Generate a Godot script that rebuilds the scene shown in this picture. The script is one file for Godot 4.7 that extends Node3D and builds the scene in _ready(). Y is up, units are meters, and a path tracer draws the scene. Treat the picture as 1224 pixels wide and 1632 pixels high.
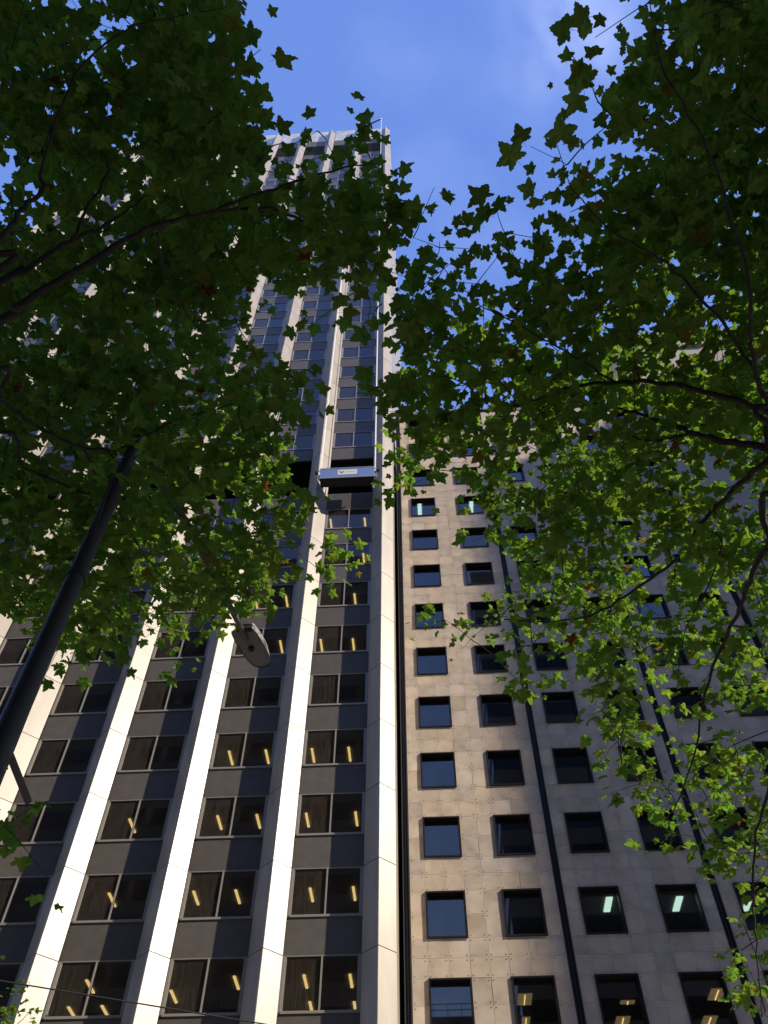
extends Node3D
# A street view straight up between two plane trees: a ribbed office tower, a stone-clad block beside it.

const EYE := 1.6
const F := 1365.8
const H := 3.8
# tower
const TX := -2.2686      # apex of the corner pier
const BAY := 4.6014
const ZA := -33.9765     # plane of the pier apexes
const PD := 0.6731
const PW := 0.7063
const ZB := -34.6496     # foot of the piers
const JOINT0 := 17.134   # first cladding joint above the eye
const SILL0 := 15.042
const WIN_H := 2.08
const NB := 10
# stone block
const ZS := -36.814

var cam_f: Vector3
var cam_r: Vector3
var cam_u: Vector3
var M := {}
var rng := RandomNumberGenerator.new()

func _ready():
	setup_view()
	setup_materials()
	build_ground()
	build_tower()
	build_stone_block()
	build_pale_block()
	build_street_buildings()
	build_gondola()
	build_lamp()
	build_cable()
	build_trees()

# ------------------------------------------------------------------ view
func setup_view():
	var pitch := deg_to_rad(53.5076)
	var roll := deg_to_rad(0.31125)
	var yaw := deg_to_rad(-3.5823)
	cam_f = Vector3(sin(yaw) * cos(pitch), sin(pitch), -cos(yaw) * cos(pitch))
	var r := Vector3(cos(yaw), 0, sin(yaw))
	var u := r.cross(cam_f)
	cam_r = cos(roll) * r + sin(roll) * u
	cam_u = -sin(roll) * r + cos(roll) * u
	var cam := Camera3D.new()
	cam.name = "camera"
	cam.fov = rad_to_deg(2.0 * atan(816.0 / F))
	cam.far = 3000.0
	cam.near = 0.05
	add_child(cam)
	cam.transform = Transform3D(Basis(cam_r, cam_u, -cam_f), Vector3(0, EYE, 0))
	cam.current = true

	var env := Environment.new()
	env.background_mode = Environment.BG_SKY
	var sm := ProceduralSkyMaterial.new()
	sm.sky_top_color = Color(0.345, 0.46, 0.725)
	sm.sky_horizon_color = Color(0.68, 0.82, 1.0)
	sm.sky_curve = 0.30
	sm.ground_bottom_color = Color(0.20, 0.19, 0.18)
	sm.ground_horizon_color = Color(0.45, 0.46, 0.48)
	sm.sun_angle_max = 1.0
	sm.sky_cover = cloud_texture()
	sm.sky_cover_modulate = Color(1, 1, 1, 1)
	var sky := Sky.new()
	sky.sky_material = sm
	env.sky = sky
	env.tonemap_mode = Environment.TONE_MAPPER_LINEAR
	env.tonemap_exposure = 1.65
	env.sdfgi_enabled = true
	env.ssao_enabled = true
	env.ssil_enabled = true
	var we := WorldEnvironment.new()
	we.name = "world_environment"
	we.environment = env
	add_child(we)

	var sun := DirectionalLight3D.new()
	sun.name = "sun"
	var az := deg_to_rad(71.2)
	var el := deg_to_rad(32.0)
	var to_sun := Vector3(sin(az) * cos(el), sin(el), cos(az) * cos(el))
	sun.light_energy = 1.5
	sun.light_color = Color(1.0, 0.94, 0.85)
	sun.light_angular_distance = 0.5
	sun.shadow_enabled = true
	add_child(sun)
	sun.look_at_from_position(Vector3.ZERO, -to_sun, Vector3.UP)

func cloud_texture() -> ImageTexture:
	# thin streaks of high cloud; equirectangular
	var n := FastNoiseLite.new()
	n.seed = 11
	n.noise_type = FastNoiseLite.TYPE_SIMPLEX
	n.frequency = 1.0
	n.fractal_octaves = 5
	n.fractal_gain = 0.55
	var w := 1024
	var h := 512
	var im := Image.create(w, h, false, Image.FORMAT_RGBA8)
	im.fill(Color(0, 0, 0, 0))
	for y in h / 2:
		var el := PI * (0.5 - (y + 0.5) / h)
		for x in w:
			var a := TAU * (x + 0.5) / w
			var d := Vector3(sin(a) * cos(el), sin(el), -cos(a) * cos(el))
			var q := d / maxf(0.18, d.y)
			var v: float = n.get_noise_3d(q.x * 2.2 + 1.7, q.z * 3.4, 0.0) + 0.6 * n.get_noise_3d(q.x * 0.7 + 5.0, q.z * 0.7, 9.0)
			var k := clampf((v - 0.20) * 0.9, 0.0, 1.0) * 0.08
			# a thin torn wisp
			var e := Vector2((q.x - 0.175) / 0.05, (q.z + 0.12) / 0.075)
			var tear: float = 0.55 + 0.9 * n.get_noise_3d(q.x * 9.0, q.z * 6.0, 4.0)
			k += 0.27 * exp(-e.length_squared()) * clampf(tear, 0.0, 1.0)
			im.set_pixel(x, y, Color(1, 1, 1, clampf(k, 0.0, 1.0)))
	return ImageTexture.create_from_image(im)

func ray(px: float, py: float) -> Vector3:
	return (cam_f * F + cam_r * (px - 612.0) + cam_u * (816.0 - py)).normalized()

func at(px: float, py: float, dist: float) -> Vector3:
	return Vector3(0, EYE, 0) + ray(px, py) * dist

func on_z(px: float, py: float, z: float) -> Vector3:
	var d := ray(px, py)
	return Vector3(0, EYE, 0) + d * (z / d.z)

func on_y(px: float, py: float, y: float) -> Vector3:
	var d := ray(px, py)
	return Vector3(0, EYE, 0) + d * ((y - EYE) / d.y)

func pix(p: Vector3) -> Vector3:
	var q := p - Vector3(0, EYE, 0)
	var d := q.dot(cam_f)
	return Vector3(612.0 + F * q.dot(cam_r) / d, 816.0 - F * q.dot(cam_u) / d, d)

func in_frame(p: Vector3, slack := 20.0) -> bool:
	var q := pix(p)
	return q.z > 0 and q.x > -slack and q.x < 1224 + slack and q.y > -slack and q.y < 1632 + slack

# ------------------------------------------------------------------ helpers
func lin(r: float, g: float, b: float) -> Color:
	return Color(r, g, b).linear_to_srgb()

func mat(c: Color, rough := 0.8, metal := 0.0, spec := 0.5) -> StandardMaterial3D:
	var m := StandardMaterial3D.new()
	m.albedo_color = c
	m.roughness = rough
	m.metallic = metal
	m.metallic_specular = spec
	m.cull_mode = BaseMaterial3D.CULL_DISABLED
	return m

func noise_image(seed_: int, freq: float, oct: int, lo: float, hi: float, size := 512, ridge := false) -> ImageTexture:
	var n := FastNoiseLite.new()
	n.seed = seed_
	n.frequency = freq
	n.fractal_octaves = oct
	if ridge:
		n.fractal_type = FastNoiseLite.FRACTAL_RIDGED
	var im := n.get_seamless_image(size, size)
	im.convert(Image.FORMAT_RGB8)
	for y in size:
		for x in size:
			var v := im.get_pixel(x, y).r
			if ridge:
				v = 1.0 - pow(v, 5.0)
			var k := lerpf(lo, hi, v)
			im.set_pixel(x, y, Color(k, k, k))
	return ImageTexture.create_from_image(im)

func tri(m: StandardMaterial3D, tex: Texture2D, scale: float, offset := Vector3.ZERO) -> StandardMaterial3D:
	m.albedo_texture = tex
	m.uv1_triplanar = true
	m.uv1_world_triplanar = true
	m.uv1_scale = Vector3.ONE * scale
	m.uv1_offset = offset
	return m

func quad(st: SurfaceTool, a: Vector3, b: Vector3, c: Vector3, d: Vector3):
	for v in [a, b, c, a, c, d]:
		st.add_vertex(v)

func bx(st: SurfaceTool, lo: Vector3, hi: Vector3):
	var a := lo
	var b := hi
	quad(st, Vector3(a.x, b.y, b.z), Vector3(b.x, b.y, b.z), Vector3(b.x, a.y, b.z), Vector3(a.x, a.y, b.z))
	quad(st, Vector3(b.x, b.y, a.z), Vector3(a.x, b.y, a.z), Vector3(a.x, a.y, a.z), Vector3(b.x, a.y, a.z))
	quad(st, Vector3(a.x, b.y, a.z), Vector3(b.x, b.y, a.z), Vector3(b.x, b.y, b.z), Vector3(a.x, b.y, b.z))
	quad(st, Vector3(a.x, a.y, b.z), Vector3(b.x, a.y, b.z), Vector3(b.x, a.y, a.z), Vector3(a.x, a.y, a.z))
	quad(st, Vector3(b.x, b.y, b.z), Vector3(b.x, b.y, a.z), Vector3(b.x, a.y, a.z), Vector3(b.x, a.y, b.z))
	quad(st, Vector3(a.x, b.y, a.z), Vector3(a.x, b.y, b.z), Vector3(a.x, a.y, b.z), Vector3(a.x, a.y, a.z))

func begin() -> SurfaceTool:
	var st := SurfaceTool.new()
	st.begin(Mesh.PRIMITIVE_TRIANGLES)
	st.set_smooth_group(-1)
	return st

func begin_smooth() -> SurfaceTool:
	var st := SurfaceTool.new()
	st.begin(Mesh.PRIMITIVE_TRIANGLES)
	st.set_smooth_group(0)
	return st

func done(st: SurfaceTool) -> ArrayMesh:
	st.generate_normals()
	return st.commit()

func tube(st: SurfaceTool, pts: PackedVector3Array, rad: PackedFloat32Array, sides := 8):
	# smooth group 0 so that tubes shade round
	var n := pts.size()
	var rings := []
	var side := Vector3.ZERO
	for i in n:
		var t: Vector3 = (pts[mini(i + 1, n - 1)] - pts[maxi(i - 1, 0)]).normalized()
		if i == 0:
			side = t.cross(Vector3.UP if absf(t.y) < 0.95 else Vector3.RIGHT).normalized()
		else:
			side = (side - t * side.dot(t)).normalized()
		var up2 := t.cross(side)
		var ring := PackedVector3Array()
		for k in sides:
			var a := TAU * k / sides
			ring.append(pts[i] + (side * cos(a) + up2 * sin(a)) * rad[i])
		rings.append(ring)
	for i in n - 1:
		for k in sides:
			var k2 := (k + 1) % sides
			quad(st, rings[i][k], rings[i + 1][k], rings[i + 1][k2], rings[i][k2])
	for e in [0, n - 1]:
		for k in sides:
			var k2 := (k + 1) % sides
			for v in [pts[e], rings[e][k2], rings[e][k]]:
				st.add_vertex(v)

func done_smooth(st: SurfaceTool) -> ArrayMesh:
	st.index()
	st.generate_normals()
	return st.commit()

func put(parent: Node, called: String, mesh: Mesh, m: Material, xf := Transform3D.IDENTITY) -> MeshInstance3D:
	var o := MeshInstance3D.new()
	o.name = called
	o.mesh = mesh
	o.material_override = m
	o.cast_shadow = GeometryInstance3D.SHADOW_CASTING_SETTING_ON
	parent.add_child(o, true)
	o.global_transform = xf
	return o

func thing(called: String, base: Vector3, label: String, category: String, group := "") -> Node3D:
	var o := Node3D.new()
	o.name = called
	add_child(o, true)
	o.global_position = base
	tag(o, label, category, group)
	return o

func tag(o: Node, label: String, category: String, group := ""):
	o.set_meta("label", label)
	o.set_meta("category", category)
	if group != "":
		o.set_meta("group", group)

func structure(o: Node) -> Node:
	o.set_meta("kind", "structure")
	return o

func moved(p: Vector3, s := Vector3.ONE) -> Transform3D:
	return Transform3D(Basis.from_scale(s), p)

func box_of(lo: Vector3, hi: Vector3) -> ArrayMesh:
	var st := begin()
	bx(st, lo, hi)
	return done(st)

func boxes(list: Array) -> ArrayMesh:
	var st := begin()
	for b in list:
		bx(st, b[0], b[1])
	return done(st)

# pieces: [{mesh, mat, xf, parent, size}] -> the `limit` largest in view as parts, the rest joined
func pieces(owner_: Node, list: Array, limit: int, called: String, rest_called: String):
	for q in list:
		var c: Vector3 = q.xf.origin + q.get("mid", Vector3.ZERO)
		q["rank"] = (q.size / maxf(0.1, pix(c).z)) if in_frame(c) else 0.0
	list.sort_custom(func(a, b): return a.rank > b.rank)
	var rest := {}
	for i in list.size():
		var q = list[i]
		if i < limit and q.rank > 0.0:
			put(q.parent, called, q.mesh, q.mat, q.xf)
		else:
			if not rest.has(q.mat):
				rest[q.mat] = SurfaceTool.new()
			rest[q.mat].append_from(q.mesh, 0, q.xf)
	if rest.is_empty():
		return
	var am: ArrayMesh = null
	var mats := []
	for m in rest:
		am = rest[m].commit(am)
		mats.append(m)
	var o := MeshInstance3D.new()
	o.name = rest_called
	o.mesh = am
	for i in mats.size():
		am.surface_set_material(i, mats[i])
	o.set_meta("kind", "stuff")
	owner_.add_child(o, true)
	o.global_transform = Transform3D.IDENTITY

# ------------------------------------------------------------------ materials
func setup_materials():
	rng.seed = 7
	var blotch := noise_image(3, 0.008, 4, 0.78, 1.0)
	var fine := noise_image(5, 0.03, 4, 0.80, 1.0)
	var stone := noise_image(8, 0.006, 5, 0.84, 1.0)
	var vein := noise_image(21, 0.004, 4, 0.86, 1.0, 512, true)
	var soft := noise_image(4, 0.01, 3, 0.90, 1.0)
	M.clad = []
	for i in 4:
		var k: float = [1.0, 0.96, 0.93, 0.985][i]
		var m := mat(lin(0.375 * k, 0.338 * k, 0.295 * k), 0.36, 0.0, 0.5)
		m.uv1_scale = Vector3.ONE
		tri(m, blotch, 0.09, Vector3(i * 0.37, i * 0.21, i * 0.13))
		m.uv1_scale = Vector3(0.30, 0.05, 0.30)
		M.clad.append(m)
	M.core = mat(lin(0.30, 0.28, 0.25), 0.9)
	M.spandrel = []
	for i in 3:
		var k: float = [1.0, 0.93, 1.06][i]
		M.spandrel.append(tri(mat(lin(0.112 * k, 0.100 * k, 0.091 * k), 0.55), soft, 0.3, Vector3(i * 0.3, i * 0.5, 0)))
	M.alu = mat(lin(0.34, 0.32, 0.29), 0.45, 0.3)
	M.tower_glass = mat(Color(lin(0.058, 0.047, 0.038), 0.84), 0.02, 0.0, 0.66)
	tri(M.tower_glass, noise_image(17, 0.02, 3, 0.6, 1.0), 1.0)
	M.tower_glass.uv1_scale = Vector3(0.9, 0.06, 0.9)
	M.tower_glass.transparency = BaseMaterial3D.TRANSPARENCY_ALPHA
	M.stone_glass = mat(Color(lin(0.006, 0.007, 0.010), 0.78), 0.015, 0.0, 0.85)
	M.stone_glass.transparency = BaseMaterial3D.TRANSPARENCY_ALPHA
	M.stone_glass.clearcoat_enabled = true
	M.stone_glass.clearcoat = 1.0
	M.stone_glass.clearcoat_roughness = 0.02
	M.bronze = mat(lin(0.022, 0.018, 0.017), 0.45, 0.4)
	M.louvre = mat(lin(0.03, 0.028, 0.028), 0.6)
	M.crown_louvre = mat(lin(0.24, 0.24, 0.25), 0.5)
	M.white_panel = tri(mat(lin(0.70, 0.70, 0.70), 0.4), blotch, 0.15)
	M.room = mat(lin(0.30, 0.28, 0.25), 0.9)
	M.ceiling = mat(lin(0.40, 0.38, 0.34), 0.9)
	M.tube_warm = mat(lin(0.8, 0.7, 0.4), 0.5)
	M.tube_warm.emission_enabled = true
	M.tube_warm.emission = Color(1.0, 0.86, 0.54)
	M.tube_warm.emission_energy_multiplier = 2.6
	M.tube_cool = mat(lin(0.8, 0.85, 0.8), 0.5)
	M.tube_cool.emission_enabled = true
	M.tube_cool.emission = Color(0.80, 0.95, 0.88)
	M.tube_cool.emission_energy_multiplier = 2.4
	M.troffer = mat(lin(0.6, 0.45, 0.2), 0.5)
	M.troffer.emission_enabled = true
	M.troffer.emission = Color(1.0, 0.88, 0.60)
	M.troffer.emission_energy_multiplier = 0.28
	M.slab = []
	for i in 7:
		var c: Vector3 = [Vector3(0.6555, 0.5392, 0.4184), Vector3(0.6167, 0.5187, 0.4172), Vector3(0.6806, 0.5540, 0.4127), Vector3(0.5928, 0.5119, 0.4275), Vector3(0.6430, 0.5347, 0.4298), Vector3(0.6019, 0.5005, 0.3785), Vector3(0.6954, 0.5803, 0.4651)][i]
		var m := mat(lin(c.x, c.y, c.z), 0.62)
		tri(m, stone, 0.17, Vector3(i * 0.31, i * 0.47, i * 0.19))
		m.detail_enabled = true
		m.detail_blend_mode = BaseMaterial3D.BLEND_MODE_MUL
		m.detail_albedo = vein
		m.detail_uv_layer = BaseMaterial3D.DETAIL_UV_1
		M.slab.append(m)
	M.backing = mat(lin(0.28, 0.25, 0.22), 0.95)
	M.bolt = mat(lin(0.20, 0.18, 0.155), 0.6)
	M.channel = mat(lin(0.035, 0.032, 0.033), 0.6)
	M.coping = mat(lin(0.22, 0.23, 0.25), 0.5)
	M.render_wall = tri(mat(lin(0.47, 0.42, 0.37), 0.85), stone, 0.05)
	M.sill = tri(mat(lin(0.58, 0.50, 0.40), 0.8), fine, 0.3)
	M.asphalt = tri(mat(lin(0.075, 0.074, 0.073), 0.9), fine, 0.4)
	M.paving = tri(mat(lin(0.36, 0.335, 0.30), 0.85), fine, 0.3)
	M.kerb = tri(mat(lin(0.26, 0.25, 0.235), 0.8), fine, 0.6)
	M.ground = tri(mat(lin(0.20, 0.185, 0.17), 0.9), blotch, 0.02)
	M.paint = mat(lin(0.7, 0.7, 0.68), 0.7)
	M.metal = mat(lin(0.50, 0.52, 0.55), 0.30, 0.85)
	M.galv = mat(lin(0.45, 0.46, 0.47), 0.5, 0.5)
	M.cable_pale = mat(lin(0.75, 0.75, 0.75), 0.4)
	M.pole = tri(mat(lin(0.085, 0.080, 0.076), 0.6, 0.1), fine, 0.8)
	M.lamp_under = tri(mat(lin(0.27, 0.265, 0.25), 0.4), fine, 3.0)
	M.lamp_shell = mat(lin(0.30, 0.30, 0.30), 0.4, 0.4)
	M.lamp_arm = mat(lin(0.11, 0.10, 0.092), 0.5, 0.2)
	M.rubber = mat(lin(0.02, 0.02, 0.02), 0.7)
	M.bark = tri(mat(lin(0.085, 0.07, 0.052), 0.9), noise_image(31, 0.02, 4, 0.45, 1.0), 1.2)
	M.twig = mat(lin(0.045, 0.035, 0.026), 0.9)
	M.dark_wall = tri(mat(lin(0.27, 0.25, 0.225), 0.8), blotch, 0.05)
	M.brown_wall = tri(mat(lin(0.30, 0.26, 0.22), 0.85), blotch, 0.05)
	M.dark_glass = mat(lin(0.012, 0.013, 0.016), 0.06, 0.0, 0.5)
	M.leaf = mat(Color.WHITE, 0.55, 0.0, 0.4)
	M.leaf.vertex_color_use_as_albedo = true
	M.leaf.backlight_enabled = true
	M.leaf.backlight = Color(1.0, 1.0, 0.75)

# ------------------------------------------------------------------ ground
func build_ground():
	var g := put(self, "ground", box_of(Vector3(-700, -0.5, -700), Vector3(700, -0.02, 700)), M.ground)
	structure(g)
	structure(put(self, "road", box_of(Vector3(-400, -0.3, -24), Vector3(400, 0.0, -6.5)), M.asphalt))
	for s in [[-6.5, 5.0, "pavement"], [-34.6, -24.0, "pavement"]]:
		var z0: float = s[0]
		var z1: float = s[1]
		structure(put(self, s[2], box_of(Vector3(-400, -0.3, z0 + (0.16 if z0 > -10 else 0.0) - (0.0)), Vector3(400, 0.13, z1 - (0.0 if z0 > -10 else 0.16))), M.paving))
	structure(put(self, "kerb", box_of(Vector3(-400, -0.3, -6.5), Vector3(400, 0.126, -6.34)), M.kerb))
	structure(put(self, "kerb", box_of(Vector3(-400, -0.3, -24.16), Vector3(400, 0.126, -24.0)), M.kerb))
	var st := begin()
	for i in range(-40, 40):
		bx(st, Vector3(i * 6.0, -0.002, -15.3), Vector3(i * 6.0 + 3.0, 0.004, -15.18))
	structure(put(self, "road_marking", done(st), M.paint))

# ------------------------------------------------------------------ tower
func pier_mesh(w: float, d: float) -> ArrayMesh:
	# unit-high triangular prism with a blunt apex; y 0..1, foot at z 0
	var st := begin()
	var pts := [Vector2(-w, 0), Vector2(-0.014, d), Vector2(0.014, d), Vector2(w, 0)]
	for i in 4:
		var a: Vector2 = pts[i]
		var b: Vector2 = pts[(i + 1) % 4]
		quad(st, Vector3(a.x, 1, a.y), Vector3(b.x, 1, b.y), Vector3(b.x, 0, b.y), Vector3(a.x, 0, a.y))
	for y in [0.0, 1.0]:
		quad(st, Vector3(pts[0].x, y, pts[0].y), Vector3(pts[1].x, y, pts[1].y), Vector3(pts[2].x, y, pts[2].y), Vector3(pts[3].x, y, pts[3].y))
	return done(st)

func floor_levels() -> Array:
	# [sill, head, kind] above the eye
	var out := []
	for k in range(-2, 9):
		out.append([SILL0 + k * H, SILL0 + k * H + WIN_H, "window"])
	out.append([SILL0 + 9.08 * H, SILL0 + 10.22 * H, "louvre"])
	for j in 23:
		var s := SILL0 + (10.68 + j) * H
		out.append([s, s + WIN_H, "window"])
	out.append([143.6, 148.9, "louvre"])
	out.append([151.9, 158.6, "parapet"])
	return out

func build_tower():
	var x_left := TX - NB * BAY - PW
	var x_right := TX + PW
	var t := thing("office_tower", Vector3((x_left + x_right) / 2, 0, ZB), "tall office tower with pale triangular ribs and dark window bays", "building")
	var pm := pier_mesh(PW, PD)
	var core := pier_mesh(PW - 0.05, PD - 0.05)
	# joints
	var joints := [-JOINT0 - EYE + 0.02, -JOINT0 + H * 1.0]
	joints = []
	for k in range(-4, 9):
		joints.append(JOINT0 + k * H)
	joints.append(JOINT0 + 8.46 * H)
	for j in 28:
		joints.append(JOINT0 + (9.67 + j) * H)
	var list := []
	for b in NB + 1:
		var x := TX - b * BAY
		var y0: float = joints[0] + EYE
		var top: float = joints[-1] + EYE
		var pier := put(t, "pier", core, M.core, moved(Vector3(x, 0.0, ZB), Vector3(1, top - 0.04, 1)))
		# Unscaled holder is not needed: the panels set their own global transform
		for i in joints.size() - 1:
			var a: float = joints[i] + EYE + 0.018
			var c: float = joints[i + 1] + EYE - 0.018
			list.append({"mesh": pm, "mat": M.clad[rng.randi() % 4], "parent": pier, "size": c - a, "mid": Vector3(0, (c - a) / 2, 0),
				"xf": moved(Vector3(x, a, ZB + 0.002), Vector3(1, c - a, 1))})
		list.append({"mesh": pm, "mat": M.clad[0], "parent": pier, "size": 1.0, "xf": moved(Vector3(x, 0.1, ZB + 0.002), Vector3(1, y0 - 0.112, 1))})
	pieces(t, list, 300, "cladding_panel", "distant_cladding")

	# bays
	var bw := BAY - 2 * PW
	var fr := boxes([
		[Vector3(0, -0.10, -0.10), Vector3(0.10, WIN_H + 0.04, 0.035)],
		[Vector3(0.10, 0, -0.10), Vector3(0.16, WIN_H, 0.02)],
		[Vector3(1.56, 0, -0.10), Vector3(1.627, WIN_H, 0.045)],
		[Vector3(3.03, 0, -0.10), Vector3(3.08, WIN_H, 0.02)],
		[Vector3(3.08, -0.10, -0.10), Vector3(bw, WIN_H + 0.04, 0.035)],
		[Vector3(0.10, -0.10, -0.10), Vector3(3.08, 0, 0.07)],
		[Vector3(0.10, WIN_H, -0.10), Vector3(3.08, WIN_H + 0.04, 0.03)]])
	var panes := []
	for q in [[0.16, 1.56], [1.627, 3.03]]:
		var st := begin()
		quad(st, Vector3(q[0], WIN_H, 0), Vector3(q[1], WIN_H, 0), Vector3(q[1], 0, 0), Vector3(q[0], 0, 0))
		panes.append(done(st))
	var lv := floor_levels()
	var wins := []
	var spans := []
	for b in NB:
		var x := TX - (b + 1) * BAY + PW
		for i in lv.size():
			var s: float = lv[i][0] + EYE
			var hd: float = lv[i][1] + EYE
			var mid := Vector3(bw / 2, 1, 0)
			if lv[i][2] == "window":
				wins.append({"x": x, "y": s, "rank": (1.0 / pix(Vector3(x, s, ZB) + mid).z) if in_frame(Vector3(x, s, ZB) + mid, 60) else 0.0})
			elif lv[i][2] == "louvre":
				var st := begin()
				bx(st, Vector3(x, s, ZB - 0.3), Vector3(x + bw, hd, ZB - 0.22))
				var n := int((hd - s) / 0.22)
				for k in n:
					var y := s + (k + 0.5) * (hd - s) / n
					quad(st, Vector3(x, y + 0.07, ZB - 0.2), Vector3(x + bw, y + 0.07, ZB - 0.2), Vector3(x + bw, y - 0.07, ZB - 0.06), Vector3(x, y - 0.07, ZB - 0.06))
				put(t, "louvre", done(st), M.louvre if s < 100.0 else M.crown_louvre)
			else:
				for k in 3:
					var x0 := x + k * bw / 3.0
					put(t, "parapet_panel", box_of(Vector3(x0 + 0.015, s, ZB - 0.2), Vector3(x0 + bw / 3.0 - 0.015, hd, ZB - 0.05)), M.white_panel)
			# spandrel from this head to the next sill
			if i < lv.size() - 1:
				var top: float = lv[i + 1][0] + EYE - 0.104
				var bot := hd + 0.044
				spans.append({"mesh": box_of(Vector3(0.004, 0, -0.12), Vector3(bw - 0.004, top - bot, 0)), "mat": M.spandrel[rng.randi() % 3], "parent": t, "size": top - bot,
					"mid": mid, "xf": moved(Vector3(x, bot, ZB - 0.075))})
	pieces(t, spans, 300, "spandrel_panel", "distant_spandrels")
	wins.sort_custom(func(a, c): return a.rank > c.rank)
	var rest_f := SurfaceTool.new()
	var rest_p := SurfaceTool.new()
	for i in wins.size():
		var xf := moved(Vector3(wins[i].x, wins[i].y, ZB - 0.10))
		if i < 300 and wins[i].rank > 0.0:
			var w := put(t, "window", fr, M.alu, xf)
			for p in panes:
				put(w, "pane", p, M.tower_glass, moved(xf.origin + Vector3(0, 0, -0.02)))
		else:
			rest_f.append_from(fr, 0, xf)
			for p in panes:
				rest_p.append_from(p, 0, moved(xf.origin + Vector3(0, 0, -0.02)))
	var am := rest_f.commit()
	am = rest_p.commit(am)
	am.surface_set_material(0, M.alu)
	am.surface_set_material(1, M.tower_glass)
	var o := MeshInstance3D.new()
	o.name = "distant_windows"
	o.mesh = am
	o.set_meta("kind", "stuff")
	t.add_child(o, true)
	o.global_transform = Transform3D.IDENTITY
	# floors, core, outer walls
	for i in lv.size() - 1:
		var a: float = lv[i][1] + EYE + 0.10
		var c: float = lv[i + 1][0] + EYE - 0.12
		put(t, "floor_slab", box_of(Vector3(x_left + 0.5, a, -42.0), Vector3(x_right - 0.2, c, ZB - 0.22)), M.ceiling)
	var top_y: float = joints[-1] + EYE
	put(t, "core_wall", box_of(Vector3(x_left + 0.5, 0, -42.4), Vector3(x_right - 0.2, top_y - 3.0, -42.02)), M.room)
	put(t, "back_wall", box_of(Vector3(x_left, 0, -73.0), Vector3(x_right - 0.12, top_y - 1.0, -72.6)), M.clad[1])
	put(t, "left_wall", box_of(Vector3(x_left, 0, -72.58), Vector3(x_left + 0.4, top_y - 1.0, ZB - 0.02)), M.clad[2])
	put(t, "roof", box_of(Vector3(x_left + 0.42, top_y - 2.6, -72.58), Vector3(x_right - 0.14, top_y - 2.2, ZB - 0.25)), M.core)
	put(t, "ground_floor_wall", box_of(Vector3(x_left + 0.42, 0, -35.2), Vector3(x_right - 0.2, lv[0][0] + EYE - 0.12, ZB - 0.1)), M.spandrel[0])
	for i in joints.size() - 1:
		var a: float = joints[i] + EYE + 0.012
		var c: float = joints[i + 1] + EYE - 0.012
		put(t, "side_panel", box_of(Vector3(x_right - 0.10, a, -72.9), Vector3(x_right, c, ZB - 0.004)), M.clad[(i * 5) % 4])
	put(t, "side_core", box_of(Vector3(x_right - 0.13, 0, -72.5), Vector3(x_right - 0.103, top_y - 0.3, ZB - 0.03)), M.core)
	# fluorescent battens under the ceilings of the lower floors
	var st := begin()
	bx(st, Vector3(-0.055, -0.05, -0.55), Vector3(0.055, 0.0, 0.6))
	var batten := done(st)
	for q in [
		[0, 487, 1564], [0, 559.5, 1563], [0, 496, 1606], [0, 566, 1606], [0, 277, 1588], [0, 377, 1566], [0, 144, 1572], [0, 168, 1612], [0, 115, 1614],
		[1, 496.5, 1426], [1, 564.5, 1424], [1, 312.5, 1431], [1, 379, 1429], [1, 179, 1434],
		[2, 490, 1307], [2, 568, 1305], [2, 350, 1311], [2, 412, 1309], [2, 211, 1316],
		[3, 499, 1204], [3, 557, 1202], [3, 368, 1208], [3, 426, 1206],
		[5, 512.5, 1030], [5, 563.5, 1029], [5, 448.5, 1032],
		[6, 566, 957], [6, 409, 963], [6, 457.5, 961], [7, 580, 893], [8, 528, 838], [8, 582, 836]]:
		var y: float = SILL0 + q[0] * H + WIN_H + 0.095 + EYE
		var p := on_y(q[1], q[2], y)
		if p.z < ZB - 0.9 and p.z > -41.2:
			put(t, "ceiling_light", batten, M.tube_warm, moved(p))

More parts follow.
